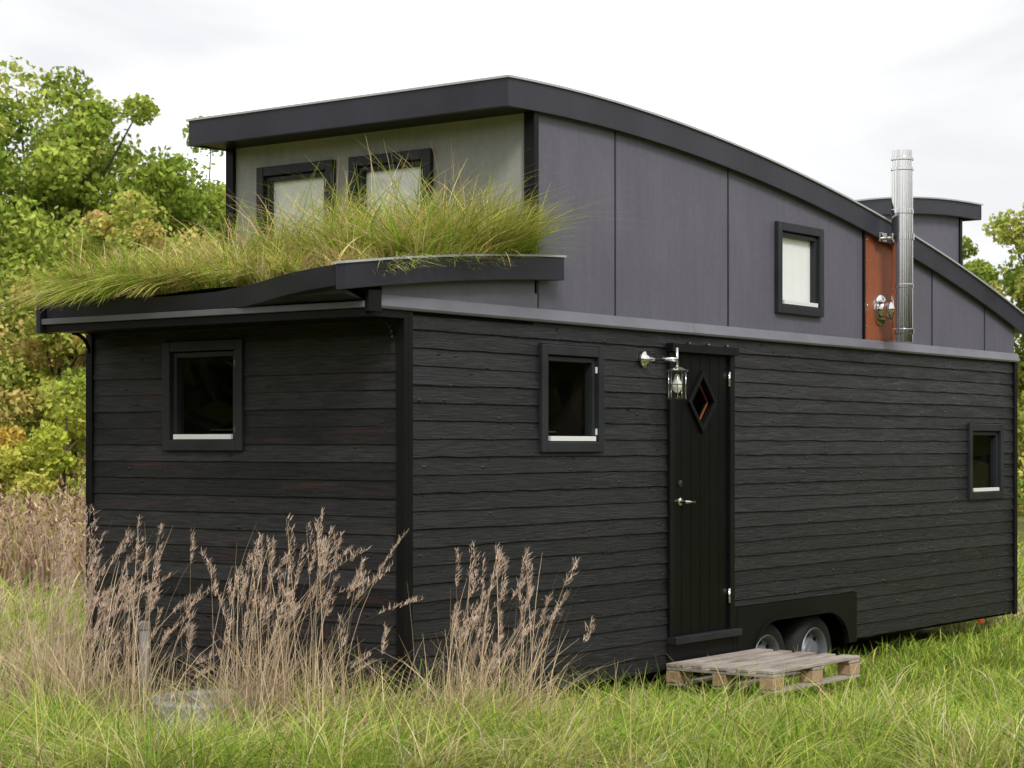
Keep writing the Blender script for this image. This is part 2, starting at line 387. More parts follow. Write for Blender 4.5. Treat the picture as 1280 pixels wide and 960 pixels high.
wbox('upper_corner_trim_front',E1,-0.028,0.05,0.001,0.03,2.4,3.52,M_trim,H); wbox('upper_corner_trim_side',SIDE,XF,XF+0.02,0.0,0.026,2.32,3.52,M_trim,H)
wbox('upper_corner_trim_far',E1,W_-0.08,W_-0.01,0.001,0.03,2.4,3.52,M_trim,H)
upwall('far_upper_wall',XF,L,W_-0.03,2.2,M_panel)
Y0,Y1=-0.05,W_+0.04
strip('roof_deck',XS+0.0,T-0.11,T-0.004,Y0+0.03,Y1-0.03,M_fascia,H)
strip('fascia_side',XS,T-0.168,T,Y0,Y0+0.028,M_fascia,H,0.003)
strip('fascia_far',XS,T-0.168,T,Y1-0.028,Y1,M_fascia,H,0.003)
XE=np.linspace(.88,8.83,60)
strip('roof_covering',XE,top(XE)+0.001,top(XE)+0.014,Y0-0.015,Y1+0.015,M_metaledge,H)
box('fascia_front',(0.892,Y0-0.001,3.66-0.172),(0.925,Y1+0.001,3.66-0.001),M_fascia,H,0.004)
box('front_soffit',(0.926,Y0+0.03,3.50),(XF+0.02,Y1-0.03,3.53),M_trim,H)
dx=np.array([5.98,7.24,8.44]); pd=np.polyfit(dx,[3.45,3.60,3.656],2); dt=lambda x:np.polyval(pd,x)
DX=np.linspace(5.3,8.44,24)
strip('dormer_fascia',DX,dt(DX)-0.13,dt(DX),0.27,0.30,M_fascia,H,0.003)
strip('dormer_deck',DX,dt(DX)-0.09,dt(DX)-0.004,0.301,Y1,M_fascia,H)
DE=np.linspace(5.3,8.46,24)
strip('dormer_covering',DE,dt(DE)+0.001,dt(DE)+0.013,0.25,Y1+0.01,M_metaledge,H)
box('dormer_end_fascia',(8.441,0.268,3.656-0.13),(8.465,Y1,3.656),M_fascia,H)
wx=np.linspace(5.4,8.15,16)
strip('dormer_side_wall',wx,top(wx)-0.05,dt(wx)-0.10,0.34,0.36,M_panel,H)
box('dormer_corner',(8.13,0.325,float(top(8.15))-0.05),(8.18,0.37,3.56),M_trim,H)
box('dormer_end_wall',(8.15,0.362,2.6),(8.17,W_-0.02,3.56),M_panelF,H)
CH=empty('flue_chimney'); CH.parent=H
cx0,cy0=5.854,-0.20
lathe('flue',[(0.083,2.30),(0.083,2.36),(0.092,2.365),(0.092,2.40),(0.083,2.405),(0.083,2.72),(0.088,2.725),(0.088,2.75),(0.083,2.755),(0.083,3.30),(0.088,3.305),(0.088,3.335),(0.083,3.34),(0.083,3.64),(0.09,3.645),(0.09,3.665),(0.076,3.67),(0.076,3.72),(0.09,3.725),(0.09,3.745),(0.08,3.75),(0.08,3.80),(0.07,3.80)],(cx0,cy0,0),'Z',M_steel,CH,48)
cyl('flue_tee',(cx0,cy0,2.56),(cx0,0.0,2.56),0.078,0.078,M_steel,CH,32)
lathe('flue_rosette',[(0.12,0.0),(0.118,-0.012),(0.08,-0.02)],(cx0,-0.007,2.56),'Y',M_steel,CH,32)
cyl('wall_bracket',(cx0,cy0,3.12),(cx0-0.06,0.0,3.12),0.014,0.014,M_steel,CH,12)
box('bracket_plate',(cx0-0.12,-0.07,3.09),(cx0-0.0,-0.052,3.16),M_steel,CH)
lathe('bracket_clamp',[(0.093,3.10),(0.093,3.15)],(cx0,cy0,0),'Z',M_steel,CH,32)
cyl('lower_support',(cx0,cy0,2.345),(cx0+0.16,-0.03,2.345),0.012,0.012,M_steel,CH,12)
WL=empty('wall_lantern'); WL.parent=H
lx,lz=2.41,2.05
lathe('wall_rose',[(0.052,0.0),(0.052,-0.014),(0.03,-0.03),(0.02,-0.06)],(lx,-0.018,lz),'Y',M_steel,WL,28)
cyl('arm',(lx,-0.07,lz),(lx+0.02,-0.26,lz-0.005),0.014,0.014,M_steel,WL,14)
lx2,ly2=lx+0.02,-0.26
cyl('stem',(lx2,ly2,lz-0.08),(lx2,ly2,lz+0.07),0.011,0.009,M_steel,WL,14)
lathe('cap',[(0.012,-0.05),(0.03,-0.055),(0.072,-0.075),(0.072,-0.084),(0.02,-0.086)],(lx2,ly2,lz),'Z',M_steel,WL,28)
lathe('base_ring',[(0.05,-0.262),(0.062,-0.262),(0.062,-0.25),(0.05,-0.25)],(lx2,ly2,lz),'Z',M_steel,WL,28)
for k in range(5):
    a=k*1.2566; cyl('cage_rod',(lx2+.058*math.cos(a),ly2+.058*math.sin(a),lz-0.255),(lx2+.058*math.cos(a),ly2+.058*math.sin(a),lz-0.084),0.003,0.003,M_steel,WL,8)
lathe('cage_ring',[(0.056,-0.17),(0.061,-0.17),(0.061,-0.164),(0.056,-0.164)],(lx2,ly2,lz),'Z',M_steel,WL,28,False)
lathe('glass_shade',[(0.048,-0.25),(0.048,-0.09)],(lx2,ly2,lz),'Z',M_glass,WL,24,False)
lathe('bulb',[(0.012,-0.10),(0.02,-0.13),(0.034,-0.17),(0.03,-0.2),(0.012,-0.218)],(lx2,ly2,lz),'Z',M_bulb,WL,20)

# ---- sod roof structure
bx=np.array([-.6,-.1,.25,.8,1.39]); pb=np.polyfit(bx,[2.45,2.513,2.547,2.592,2.631],2); bt=lambda x:np.polyval(pb,x)
BX=np.linspace(-.6,1.40,30)
strip('sod_edge_band',BX,bt(BX)-0.138,bt(BX),-0.10,-0.03,M_fascia,H,0.004)
strip('sod_edge_metal',np.linspace(-.61,1.41,30),bt(np.linspace(-.61,1.41,30))+0.001,bt(np.linspace(-.61,1.41,30))+0.013,-0.11,-0.02,M_metaledge,H)
PX=np.linspace(-.22,XF,14)
strip('low_side_panel',PX,0*PX+2.3,bt(PX)-0.12,-0.028,-0.012,M_panel,H)
tt=np.linspace(-0.03,2.54,34)
sm=lambda t:t*t*(3-2*t)
fx=-0.37-0.21*sm(np.clip(1-tt/1.15,0,1))
fz=np.interp(tt,[-.03,.35,.7,1.1,1.5,2.0,2.35,2.54],[2.45,2.425,2.392,2.366,2.358,2.375,2.41,2.432])
v=[];f=[]
for t_,x,z in zip(tt,fx,fz): v+=[(-0.37+0.02,t_,2.27),(x,t_,z-0.11 if x<-0.42 else 2.27),(x-0.01,t_,z),(x+0.03,t_,z+0.004),(x+0.05,t_,2.3)]
for i in range(len(tt)-1):
    for k in range(5): f.append((5*i+k,5*i+(k+1)%5,5*i+5+(k+1)%5,5*i+5+k))
f+=[(0,1,2,3,4),tuple(5*(len(tt)-1)+k for k in range(5))]
pyd('front_parapet',v,f,M_fascia,H)
box('eave_board',(-0.37,-0.04,2.185),(-0.335,2.56,2.232),M_trim,H,0.003)
box('eave_gutter',(-0.392,-0.045,2.2325),(-0.332,2.57,2.268),M_flash,H,0.004)
box('eave_soffit',(-0.334,-0.03,2.19),(0.0,2.56,2.21),M_trim,H)
box('eave_end_far',(-0.40,2.571,2.18),(-0.30,2.61,2.43),M_fascia,H,0.004)
box('eave_end_near',(-0.385,-0.075,2.21),(-0.275,-0.046,2.33),M_trim,H,0.005)
box('eave_side_board',(-0.33,-0.027,2.21),(0.0,-0.0,2.236),M_trim,H)
for y in (0.02,2.5):
    for i in range(6):
        a=i/6*math.pi/2;b2=(i+1)/6*math.pi/2
        cyl('eave_bracket',(-0.055-0.13*(1-math.cos(a)),y+.02,2.07+0.12*math.sin(a)),(-0.055-0.13*(1-math.cos(b2)),y+.02,2.07+0.12*math.sin(b2)),0.012,0.012,M_trim,H,8)
box('sod_tray',(-0.33,-0.01,2.212),(XF-0.01,W_,2.30),M_black,H)
n1,n2=30,36; V=[];F=[]
def soilz(x,y): return 2.36+0.17*np.clip((x+.4)/1.6,0,1)+0.05*np.exp(-((y-.4)/.8)**2)+0.02*np.sin(7*x+3*y)
for i in range(n1):
    for j in range(n2):
        y=-0.03+2.58*j/(n2-1); x0=float(np.interp(y,tt,fx))+0.03; x=x0+(XF-0.005-x0)*i/(n1-1); V.append((x,y,float(soilz(x,y))))
for i in range(n1-1):
    for j in range(n2-1): F.append((i*n2+j,(i+1)*n2+j,(i+1)*n2+j+1,i*n2+j+1))
M_soil=wood_mat('soil_thatch',(0.12,0.10,0.04),(0.32,0.26,0.11),(1,1,1))
pyd('sod_soil',V,F,M_soil,H,True)
# ---- wheel arch panel & wheels
v=[];f=[]
ax0,ax1=3.82,5.27
def arch(x):
    e=min(x-ax0,ax1-x)
    if e<=0: return -0.02
    r=0.34
    return 0.235 if e>=r else -0.02+0.255*math.sqrt(max(0,1-((r-e)/r)**2))
X=[3.6]+list(np.concatenate([ax0+0.34*(1-np.cos(np.linspace(0,math.pi/2,9))),np.linspace(ax0+.4,ax1-.4,6),ax1-0.34*(1-np.cos(np.linspace(math.pi/2,0,9)))]))+[5.42]
for x in X: v+=[(x,-0.028,arch(x)),(x,-0.028,0.36),(x,0.0,0.36),(x,0.0,arch(x))]
for i in range(len(X)-1):
    for k in range(4): f.append((4*i+k,4*i+(k+1)%4,4*i+4+(k+1)%4,4*i+4+k))
f+=[(0,1,2,3),tuple(4*(len(X)-1)+k for k in range(4))]
pyd('wheel_arch_panel',v,f,M_trim,H)
v2=[(x,-0.038,arch(x)+d) for x in X[1:-1] for d in (0.0,0.02)]+[(x,-0.0285,arch(x)+d) for x in X[1:-1] for d in (0.0,0.02)]
k=len(X)-2; f2=[]
for i in range(k-1):
    a=2*i;b_=2*k+2*i
    f2+=[(a,a+1,a+3,a+2),(a+1,b_+1,b_+3,a+3),(a,a+2,b_+2,b_)]
pyd('arch_lip',v2,f2,M_trim,H)
wbox('skirt_left',SIDE,3.542,3.598,0.0,0.026,0.0,0.36,M_trim,H)
box('wheel_well_top',(3.7,0.0,0.27),(5.4,0.4,0.29),M_black,H); box('wheel_well_back',(3.7,0.4,-0.05),(5.4,0.42,0.29),M_black,H)
box('chassis_beam',(0.2,0.5,-0.12),(8.3,0.6,-0.02),M_black,H); box('chassis_beam_far',(0.2,1.95,-0.12),(8.3,2.05,-0.02),M_black,H)
for wxp in (4.14,4.86):
  for side in (0,1):
    Wh=empty('wheel'); Wh.parent=H; yo=0.05 if side==0 else W_-0.28; wz=-0.08
    lathe('tyre',[(0.19,0.0),(0.25,-0.02),(0.29,0.0),(0.31,0.03),(0.312,0.10),(0.31,0.15),(0.29,0.18),(0.2,0.18)],(wxp,yo,wz),'Y',M_tyre,Wh,48,False)
    lathe('rim',[(0.205,-0.005),(0.2,-0.012),(0.185,0.0),(0.175,0.05),(0.13,0.055),(0.11,0.02),(0.075,0.015),(0.07,0.0),(0.03,-0.005),(0.003,-0.006)],(wxp,yo,wz),'Y',M_rim,Wh,48,False)
    for q in range(8):
        a=q*math.pi/4; cyl('rim_slot',(wxp+.15*math.cos(a),yo+.045,wz+.15*math.sin(a)),(wxp+.15*math.cos(a),yo+.06,wz+.15*math.sin(a)),0.017,0.017,M_black,Wh,12)
box('marker_lamp',(7.75,-0.03,-0.055),(7.83,-0.0,-0.015),M_red,H,0.006)
cyl('axle',(4.14,0.2,-0.1),(4.14,2.4,-0.1),0.03,0.03,M_black,H); cyl('axle_b',(4.86,0.2,-0.1),(4.86,2.4,-0.1),0.03,0.03,M_black,H)
box('drain_box',(1.6,0.2,-0.15),(2.1,0.6,-0.02),M_black,H); box('support_leg',(2.33,0.05,GZ),(2.42,0.14,0.0),M_black,H)

# ------------------------------------------------------------ pallet
P=empty('wooden_pallet'); px,py,pz=2.62,-0.86,-0.085
def pb_(nm,x0,x1,y0,y1,z0,z1,m): 
    j=random.uniform(-.006,.006); return box(nm,(px+x0+j,py+y0,pz+z0),(px+x1+j,py+y1,pz+z1+random.uniform(-.0015,.0015)),m,P,0.003)
for k,(y0,y1) in enumerate([(0,.1),(.35,.45),(.7,.8)]): pb_('bottom_board_%d'%k,0,1.2,y0,y1,0,.0205,M_pallet)
for x0,x1 in ((0,.145),(.5275,.6725),(1.055,1.2)):
    for y0,y1 in ((0,.1),(.35,.45),(.7,.8)): pb_('block',x0,x1,y0+.001,y1-.001,.0225,.098,M_block)
    pb_('stringer',x0,x1,0.002,.798,.1005,.1205,M_pallet)
for k,(y0,y1) in enumerate([(0,.13),(.185,.275),(.335,.465),(.525,.61),(.67,.8)]): pb_('deck_board_%d'%k,-.002,1.202,y0,y1,.1235,.145,M_pallet)

WR=empty('concrete_well_ring')
lathe('ring',[(0.27,-0.3),(0.36,-0.3),(0.36,0.0),(0.345,0.015),(0.285,0.015),(0.27,0.0),(0.27,-0.28)],(-0.55,0.93,0.07),'Z',M_conc,WR,40,False)
lathe('ring_bottom',[(0.27,-0.12),(0.01,-0.12)],(-0.55,0.93,0.0),'Z',M_black,WR,32,False)
SP=empty('standpipe'); M_pipe=trim_mat('galvanised_pipe',(0.2,0.2,0.19),0.5)
cyl('pipe',(-0.3,1.75,GZ-.05),(-0.3,1.75,0.42),0.03,0.03,M_pipe,SP); lathe('pipe_cap',[(0.036,0.40),(0.036,0.44),(0.02,0.45)],(-0.3,1.75,0),'Z',M_pipe,SP,20)

# ------------------------------------------------------------ GROUND
C0=np.array([-8.469,-7.046]); R=np.array([.597,-.8023]); Fw=np.array([.8023,.597])
def site(r,f): 
    r=np.asarray(r,dtype=float); f=np.asarray(f,dtype=float)
    return C0[0]+r*R[0]+f*Fw[0], C0[1]+r*R[1]+f*Fw[1]
def pn(x,y): return (np.sin(1.3*x+.7*y)+np.sin(.9*y-1.7*x+1)+np.sin(2.9*x+2.1*y+2)*.6+np.sin(5.1*y-3.3*x)*.4)/3+0
def gz(x,y): return GZ+0.03*pn(x*.8,y*.8)
m,nt,b=new_mat('meadow_ground',0.95,(0.08,0.08,0.03),0,.1); a,_=noise(nt,0.5,8,0.7); g,_=noise(nt,14,5,0.7)
c=ramp(nt,a,[(0.3,(0.10,0.13,0.028)),(0.5,(0.17,0.18,0.045)),(0.7,(0.26,0.21,0.09))]); c=mixc(nt,0.4,c,ramp(nt,g,[(0.3,(0.06,0.06,0.02)),(0.7,(0.24,0.23,0.09))]))
nt.links.new(c,b.inputs['Base Color']); bump(nt,b,g,0.8,0.05); M_ground=m
gx=np.concatenate([[-700,-300,-100,-50],np.linspace(-25,45,120),[70,130,300,900]]); gy=gx.copy()
GX,GY=np.meshgrid(gx,gy,indexing='ij'); V=np.stack([GX,GY,gz(GX,GY)],-1).reshape(-1,3); n=len(gx)
I=np.arange(n*n).reshape(n,n); F=np.stack([I[:-1,:-1],I[1:,:-1],I[1:,1:],I[:-1,1:]],-1).reshape(-1,4)
np_mesh('ground',V,F,None,M_ground,None,True)

def blades(base,h,w,lean,col,segs=3,power=2.0,droop=.35):
    n=len(base); t=np.linspace(0,1,segs+1)
    th=rng.uniform(0,math.pi,n); side=np.stack([np.cos(th),np.sin(th),0*th],-1)
    up=np.zeros((n,3)); up[:,2]=1
    ll=np.linalg.norm(lean,axis=1)
    ctr=base[:,None,:]+up[:,None,:]*(h[:,None,None]*(t[None,:,None]-droop*np.minimum(ll,1.9)[:,None,None]*t[None,:,None]**2.6))+np.concatenate([lean,np.zeros((n,1))],1)[:,None,:]*h[:,None,None]*(t[None,:,None]**power)
    ww=w[:,None]*(1-t[None,:])**0.6*0.5+0.0004
    V=np.stack([ctr-side[:,None,:]*ww[...,None],ctr+side[:,None,:]*ww[...,None]],2)
    idx=np.arange(n*(segs+1)*2).reshape(n,segs+1,2)
    F=np.stack([idx[:,:-1,0],idx[:,:-1,1],idx[:,1:,1],idx[:,1:,0]],-1).reshape(-1,4)
    blade_tone=0.8+0.3*t  # blade's own colour, darker at the base, lighter at the tip
    C=np.repeat((col[:,None,:]*blade_tone[None,:,None])[:,:,None,:],2,axis=2)
    return V.reshape(-1,3),F,C.reshape(-1,3)
class Acc:
    def __init__(s): s.V=[];s.F=[];s.C=[];s.n=0
    def add(s,V,F,C): s.V.append(V);s.F.append(F+s.n);s.C.append(C);s.n+=len(V)
    def make(s,name,mat,parent=None): return np_mesh(name,np.concatenate(s.V),np.concatenate(s.F),np.concatenate(s.C),mat,parent,True)
def pal(n,mix):
    G=np.array([[.17,.31,.035],[.28,.43,.055],[.39,.51,.08],[.51,.55,.12]]); S=np.array([[.64,.53,.27],[.76,.66,.42],[.50,.38,.20],[.64,.58,.22]])
    g=G[rng.integers(0,4,n)]; s=S[rng.integers(0,4,n)]
    m=(rng.random(n)<mix)[:,None]; return np.clip(np.where(m,s,g)*rng.uniform(.62,1.25,(n,1)),0,.85)
def outside(x,y): return ~((x>0.06)&(x<L-0.05)&(y>0.08)&(y<W_-0.05))
A=Acc()
def field(n,f0,f1,k,hlo,hhi,w,straw,clump=0.12,per=14,leansd=.4,klo=None,segs=3):
    nc=n//per
    f=np.sqrt(rng.uniform(f0**2,f1**2,nc)); r=rng.uniform(-k if klo is None else klo,k,nc)*f
    x,y=site(r,f); 
    hc=rng.uniform(.5,1.4,nc); lc=rng.normal(0,.45,(nc,2)); sc=np.clip(straw+0.35*pn(x*.7,y*.7)+rng.normal(0,.25,nc),0,1)
    i=rng.integers(0,nc,n); X=x[i]+rng.normal(0,clump,n); Y=y[i]+rng.normal(0,clump,n)
    ok=outside(X,Y)&(np.hypot(X+.55,Y-.93)>.36); i=i[ok];X=X[ok];Y=Y[ok]; m=len(X)
    h=rng.uniform(hlo,hhi,m)*hc[i]
    lawn=(X>1.5)&(Y>-3.0)&(Y<0.2); h=np.where(lawn,h*.62,h)
    onp=(X>2.45)&(X<3.95)&(Y>-1.6)&(Y<-.0); h=np.where(onp,np.minimum(h*.4,.09),h)
    onr=np.hypot(X+.95,Y-.65)<.68; h=np.where(onr,np.minimum(h,rng.uniform(.1,.22,m)),h)
    st=np.where(lawn,sc[i]*.22,sc[i])
    dry=(np.sin(2.2*X+.5)*np.sin(1.7*Y+1.2)>.45)&~lawn; st=np.clip(st+.25*dry,0,1)
    lean=lc[i]+rng.normal(0,leansd,(m,2))+np.array([.12,-.15])
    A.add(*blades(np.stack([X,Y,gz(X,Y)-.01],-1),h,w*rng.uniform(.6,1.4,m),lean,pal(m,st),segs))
field(85000,9.2,13.5,.33,.12,.34,.0065,.25)
field(24000,9.2,11.0,.33,.28,.50,.0065,.36,.06,45,.55,None,5)
field(9000,9.9,11.4,-.0,.28,.46,.0065,.42,.06,40,.5,-.24,5)
field(6000,12.2,15.5,-.2,.25,.5,.008,.42,.07,30,.5,-.34)
field(48000,13.0,20,.34,.15,.36,.010,.22)
field(26000,20,33,.36,.18,.42,.020,.28)
field(14000,8,34,.75,.15,.35,.018,.38)
A.make('meadow_grass',M_grass)

# roof grass
RA=Acc()
def roofg(n,xr,yr,hlo,hhi,straw,bias,tilt=.45,per=45,sd=.35,droop=.35):
    nc=max(8,n//per); x=rng.uniform(*xr,nc); y=rng.uniform(*yr,nc); l=rng.normal(0,tilt,(nc,2))+np.array(bias); s=np.clip(straw+rng.normal(0,.35,nc),0,1); hc=rng.uniform(.45,1.35,nc)
    i=rng.integers(0,nc,n); X=np.clip(x[i]+rng.normal(0,.035,n),-.58,1.18); Y=np.clip(y[i]+rng.normal(0,.04,n),-.06,2.53)
    xe=np.interp(Y,tt,fx)+.03; X=np.maximum(X,xe)
    h=rng.uniform(hlo,hhi,n)*hc[i]; lean=l[i]+rng.normal(0,sd,(n,2))
    lean[:,0]=np.where((X>.9)&(lean[:,0]>0.05)&(Y>0.05),-.2*lean[:,0],lean[:,0])
    lean[:,1]=np.clip(lean[:,1],-1.15,1.0)
    c=np.clip(pal(n,s[i])*np.array([1.12,1.06,.95]),0,.85)
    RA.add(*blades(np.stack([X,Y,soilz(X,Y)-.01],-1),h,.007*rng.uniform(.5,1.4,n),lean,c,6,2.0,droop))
roofg(3600,(.1,1.12),(.1,1.4),.26,.56,.30,(-.15,0.0),.6,26,.5)
roofg(1500,(.1,1.1),(.05,1.3),.42,.70,.55,(-.1,.0),.4,6,.5)
roofg(2000,(.1,1.15),(-.04,.25),.22,.46,.3,(.0,-.3),.6,24,.45)
roofg(1000,(.6,1.17),(-.05,.15),.28,.48,.3,(.15,-.7),.4,20,.4)
roofg(450,(-.3,1.15),(-.06,.0),.12,.28,.2,(.0,-1.0),.3,12,.35,.62)
roofg(3400,(-.3,1.1),(1.2,2.5),.16,.38,.5,(-.2,0),.6,26,.45)
roofg(700,(-.3,1.1),(1.2,2.5),.3,.52,.85,(-.1,0),.4,6,.45)
roofg(3800,(-.45,.5),(.1,1.9),.10,.28,.6,(-.35,-.05),.55,24,.45)
roofg(2400,(-.42,-.1),(1.5,2.5),.18,.38,.10,(-.5,.0),.5,30,.4,.45)
roofg(800,(-.36,-.3),(1.5,2.45),.18,.34,.10,(-1.2,.0),.5,24,.45,.66)
roofg(1000,(-.45,-.3),(.4,1.8),.1,.26,.35,(-.8,0),.5,18,.4,.5)
RA.make('sod_roof_grass',M_grass,H)

# ------------------------------------------------------------ dry reeds
def reeds(name,pts,hr,lean_dir,seed):
    A=Acc(); r=np.random.default_rng(seed); n=len(pts)
    base=np.concatenate([pts,gz(pts[:,0],pts[:,1])[:,None]],1); h=r.uniform(*hr,n)*np.where(r.random(n)<.4,r.uniform(.6,.9,n),1)
    amt=np.abs(r.normal(.05,.12,n)); amt[r.random(n)<.07]+=.4
    lean=np.outer(amt,lean_dir)+r.normal(0,.10,(n,2))
    col=np.array([.70,.54,.38])*r.uniform(.55,1.15,(n,1))
    V,F,C=blades(base,h,np.full(n,.0048),lean,col,8,2.4); A.add(V,F,C)
    k=60
    t0=r.uniform(.76,.88,(n,1)); t=t0+(1-t0)*r.random((n,k)); ll=np.linalg.norm(lean,axis=1)
    cz_=base[:,2,None]+h[:,None]*(t-.35*np.minimum(ll,1.9)[:,None]*t**2.6)
    cxy=base[:,None,:2]+lean[:,None,:]*h[:,None,None]*(t[...,None]**2.4)
    sp=.0125*np.sin(np.clip((t-t0)/(1.02-t0),0.02,1)*math.pi)**.7*(r.uniform(.3,1.7,(n,1)))
    off=r.normal(0,1,(n,k,3))*sp[...,None]*.6; off[...,:2]+=np.array(lean_dir)*sp[...,None]*.8
    hasb=(r.random(n)<.6)
    Pn=np.concatenate([cxy,cz_[...,None]],2)+off
    Pn=Pn[hasb].reshape(-1,3); m=len(Pn)
    sc=np.array([.72,.55,.44])*r.uniform(.55,1.2,(m,1))
    V,F,C=blades(Pn,r.uniform(.018,.042,m),np.full(m,.0038),r.normal(0,.35,(m,2))+np.array(lean_dir)*.3,sc,1); A.add(V,F,C)
    q=n*7; i=r.integers(0,n,q); b2=base[i].copy(); b2[:,:2]+=r.normal(0,.07,(q,2))
    V,F,C=blades(b2,r.uniform(.2,.78,q),np.full(q,.0055),r.normal(0,.38,(q,2)),np.array([.66,.52,.34])*r.uniform(.45,1.2,(q,1)),5); A.add(V,F,C)
    return A.make(name,M_dry)
r2=np.random.default_rng(3)
def cl(centers,s,n):
    c=np.array(centers); i=r2.integers(0,len(c),n); return c[i]+r2.normal(0,1,(n,2))*r2.choice([s*.6,s,s*1.8],n)[:,None]
left=cl([(-1.0,2.15),(-.9,1.85),(-.9,1.9),(-1.0,1.55),(-.95,2.0),(-.95,1.3),(-1.0,1.1),(-.7,.5),(-.75,.42),(-.7,.5),(-.65,.35),(-.8,1.7),(-.6,.15)],.11,275)
left[:,0]=np.minimum(left[:,0],-.2)
reeds('dry_reeds',left,(.92,1.36),R,11)
right=cl([(-.25,-.55),(-.15,-.5),(.0,-.55),(.05,-.6),(.3,-.6)],.09,75); right[:,1]=np.minimum(right[:,1],-.2)
reeds('dry_reeds',right,(.75,1.18),R,12)
WA=Acc(); n=9000; f=rng.uniform(22,31,n); rr=-f*rng.uniform(.17,.42,n); X,Y=site(rr,f)
cw=np.array([.50,.34,.25])*rng.uniform(.6,1.3,(n,1)); gm=rng.random(n)<.25; cw[gm]=np.array([.38,.38,.10])
WA.add(*blades(np.stack([X,Y,gz(X,Y)],-1),rng.uniform(.7,1.5,n)*(.8+.35*pn(X,Y)),np.full(n,.022),rng.normal(0,.22,(n,2)),cw,3))
m=30000; i=rng.integers(0,n,m); PX_=np.stack([X[i]+rng.normal(0,.13,m),Y[i]+rng.normal(0,.13,m),GZ+rng.uniform(.3,1.35,m)*(.8+.35*pn(X[i],Y[i]))],-1)
WA.add(*blades(PX_,rng.uniform(.04,.12,m),np.full(m,.03),rng.normal(0,.6,(m,2)),cw[i]*rng.uniform(.6,1.3,(m,1)),1))
WA.make('dry_weed_thicket',M_dry)

# ------------------------------------------------------------ trees
def leaves(P,size,col,r):
    n=len(P); d=r.normal(0,1,(n,3)); d/=np.linalg.norm(d,axis=1)[:,None]; e=r.normal(0,1,(n,3)); e-=d*(e*d).sum(1)[:,None]; e/=np.linalg.norm(e,axis=1)[:,None]
    s=size*r.uniform(.6,1.4,(n,1)); d=d*s; e=e*s*.6
    V=np.stack([P-d*.5,P+e*.5,P+d*.5,P-e*.5],1); F=np.arange(4*n).reshape(n,4); C=np.repeat(col[:,None,:],4,1)
    return V.reshape(-1,3),F,C.reshape(-1,3)
def tube(path,rad,sides=7):
    V=[];F=[]
    for k,(p,ra) in enumerate(zip(path,rad)):
        for i in range(sides):
            a=2*math.pi*i/sides; V.append((p[0]+ra*math.cos(a),p[1]+ra*math.sin(a),p[2]))
    for k in range(len(path)-1):
        for i in range(sides): F.append((k*sides+i,k*sides+(i+1)%sides,(k+1)*sides+(i+1)%sides,(k+1)*sides+i))
    return np.array(V),np.array(F)
def tree(name,r_,f_,zlo,zhi,rx,nclump,nleaf,cols,size,seed,clr=.45,trunk=.16,inner=.35):
    r=np.random.default_rng(seed); bx_,by_=site(r_,f_); T=empty(name)
    zc=(zlo+zhi)/2; rz=(zhi-zlo)/2
    c=[]
    while len(c)<nclump:
        p=r.uniform(-1,1,3); q=np.linalg.norm(p)
        if q>1 or q<inner: continue
        ang=math.atan2(p[1],p[0]); lim=.88+.12*math.sin(3*ang+seed)+.08*math.sin(5*p[2]+seed)
        if q>lim: continue
        c.append([bx_+p[0]*rx,by_+p[1]*rx,zc+p[2]*rz])
    c=np.array(c); cr=clr*r.uniform(.5,1.3,nclump)
    i=r.integers(0,nclump,nleaf); d=r.normal(0,1,(nleaf,3)); d/=np.linalg.norm(d,axis=1)[:,None]
    P=c[i]+d*(cr[i]*r.uniform(.25,1.15,nleaf)**.6)[:,None]*np.array([1,1,.75])
    cols=np.array(cols); ci=r.integers(0,len(cols),nclump); col=cols[ci][i]*r.uniform(.65,1.35,(nleaf,1))
    mixr=r.random(nleaf)<.25; col[mixr]=cols[r.integers(0,len(cols),mixr.sum())]
    V,F,C=leaves(P,size,np.clip(col,0,.8),r); np_mesh('crown',V,F,C,M_leaf,T)
    VV=[];FF=[];k=0
    top_=np.array([bx_,by_,zc+rz*.5]); g=np.array([bx_,by_,GZ-.1])
    path=[g+(top_-g)*t+np.array([math.sin(3*t+seed)*.12,math.cos(4*t)*.1,0]) for t in np.linspace(0,1,9)]
    a,b_=tube(path,np.linspace(trunk,trunk*.25,9)); VV.append(a);FF.append(b_);k+=len(a)
    for j in range(0,nclump,2):
        s=path[int(r.integers(2,7))]; e=c[j]; mid=(s+e)/2+np.array([0,0,.15])
        a,b_=tube([s,mid,e],[trunk*.38,trunk*.2,trunk*.06],5); VV.append(a);FF.append(b_+k);k+=len(a)
    np_mesh('trunk_and_limbs',np.concatenate(VV),np.concatenate(FF),None,M_bark,T,True)
    return T
G1=[(.20,.29,.04),(.30,.39,.065),(.40,.47,.09),(.48,.51,.12),(.23,.31,.045)]
Yl=[(.56,.50,.14),(.60,.48,.17),(.42,.46,.10),(.62,.46,.19),(.36,.43,.09),(.34,.43,.08)]
Or=[(.68,.36,.09),(.62,.45,.1),(.48,.44,.08),(.38,.38,.07)]
YG=[(.46,.52,.08),(.56,.57,.11),(.34,.43,.07),(.56,.53,.12)]
tree('broadleaf_tree',-8.7,38,0.8,8.75,3.1,190,68000,G1,.13,31,.66,.2,.2)
tree('broadleaf_tree',-6.3,40,.8,8.0,2.0,80,28000,G1,.13,21,.52,.15,.2)
tree('broadleaf_tree',-9.6,34.5,2.2,6.6,1.5,44,16000,G1,.12,23,.48,.12)
tree('broadleaf_tree',-12.4,40,.8,8.2,2.8,70,22000,G1,.15,2,.65,.2)
tree('autumn_tree',-6.1,32,.3,5.75,1.6,80,30000,Yl,.10,3,.40,.1)
tree('autumn_tree',-7.6,33,.0,4.4,1.4,54,18000,Yl,.10,4,.42,.08)
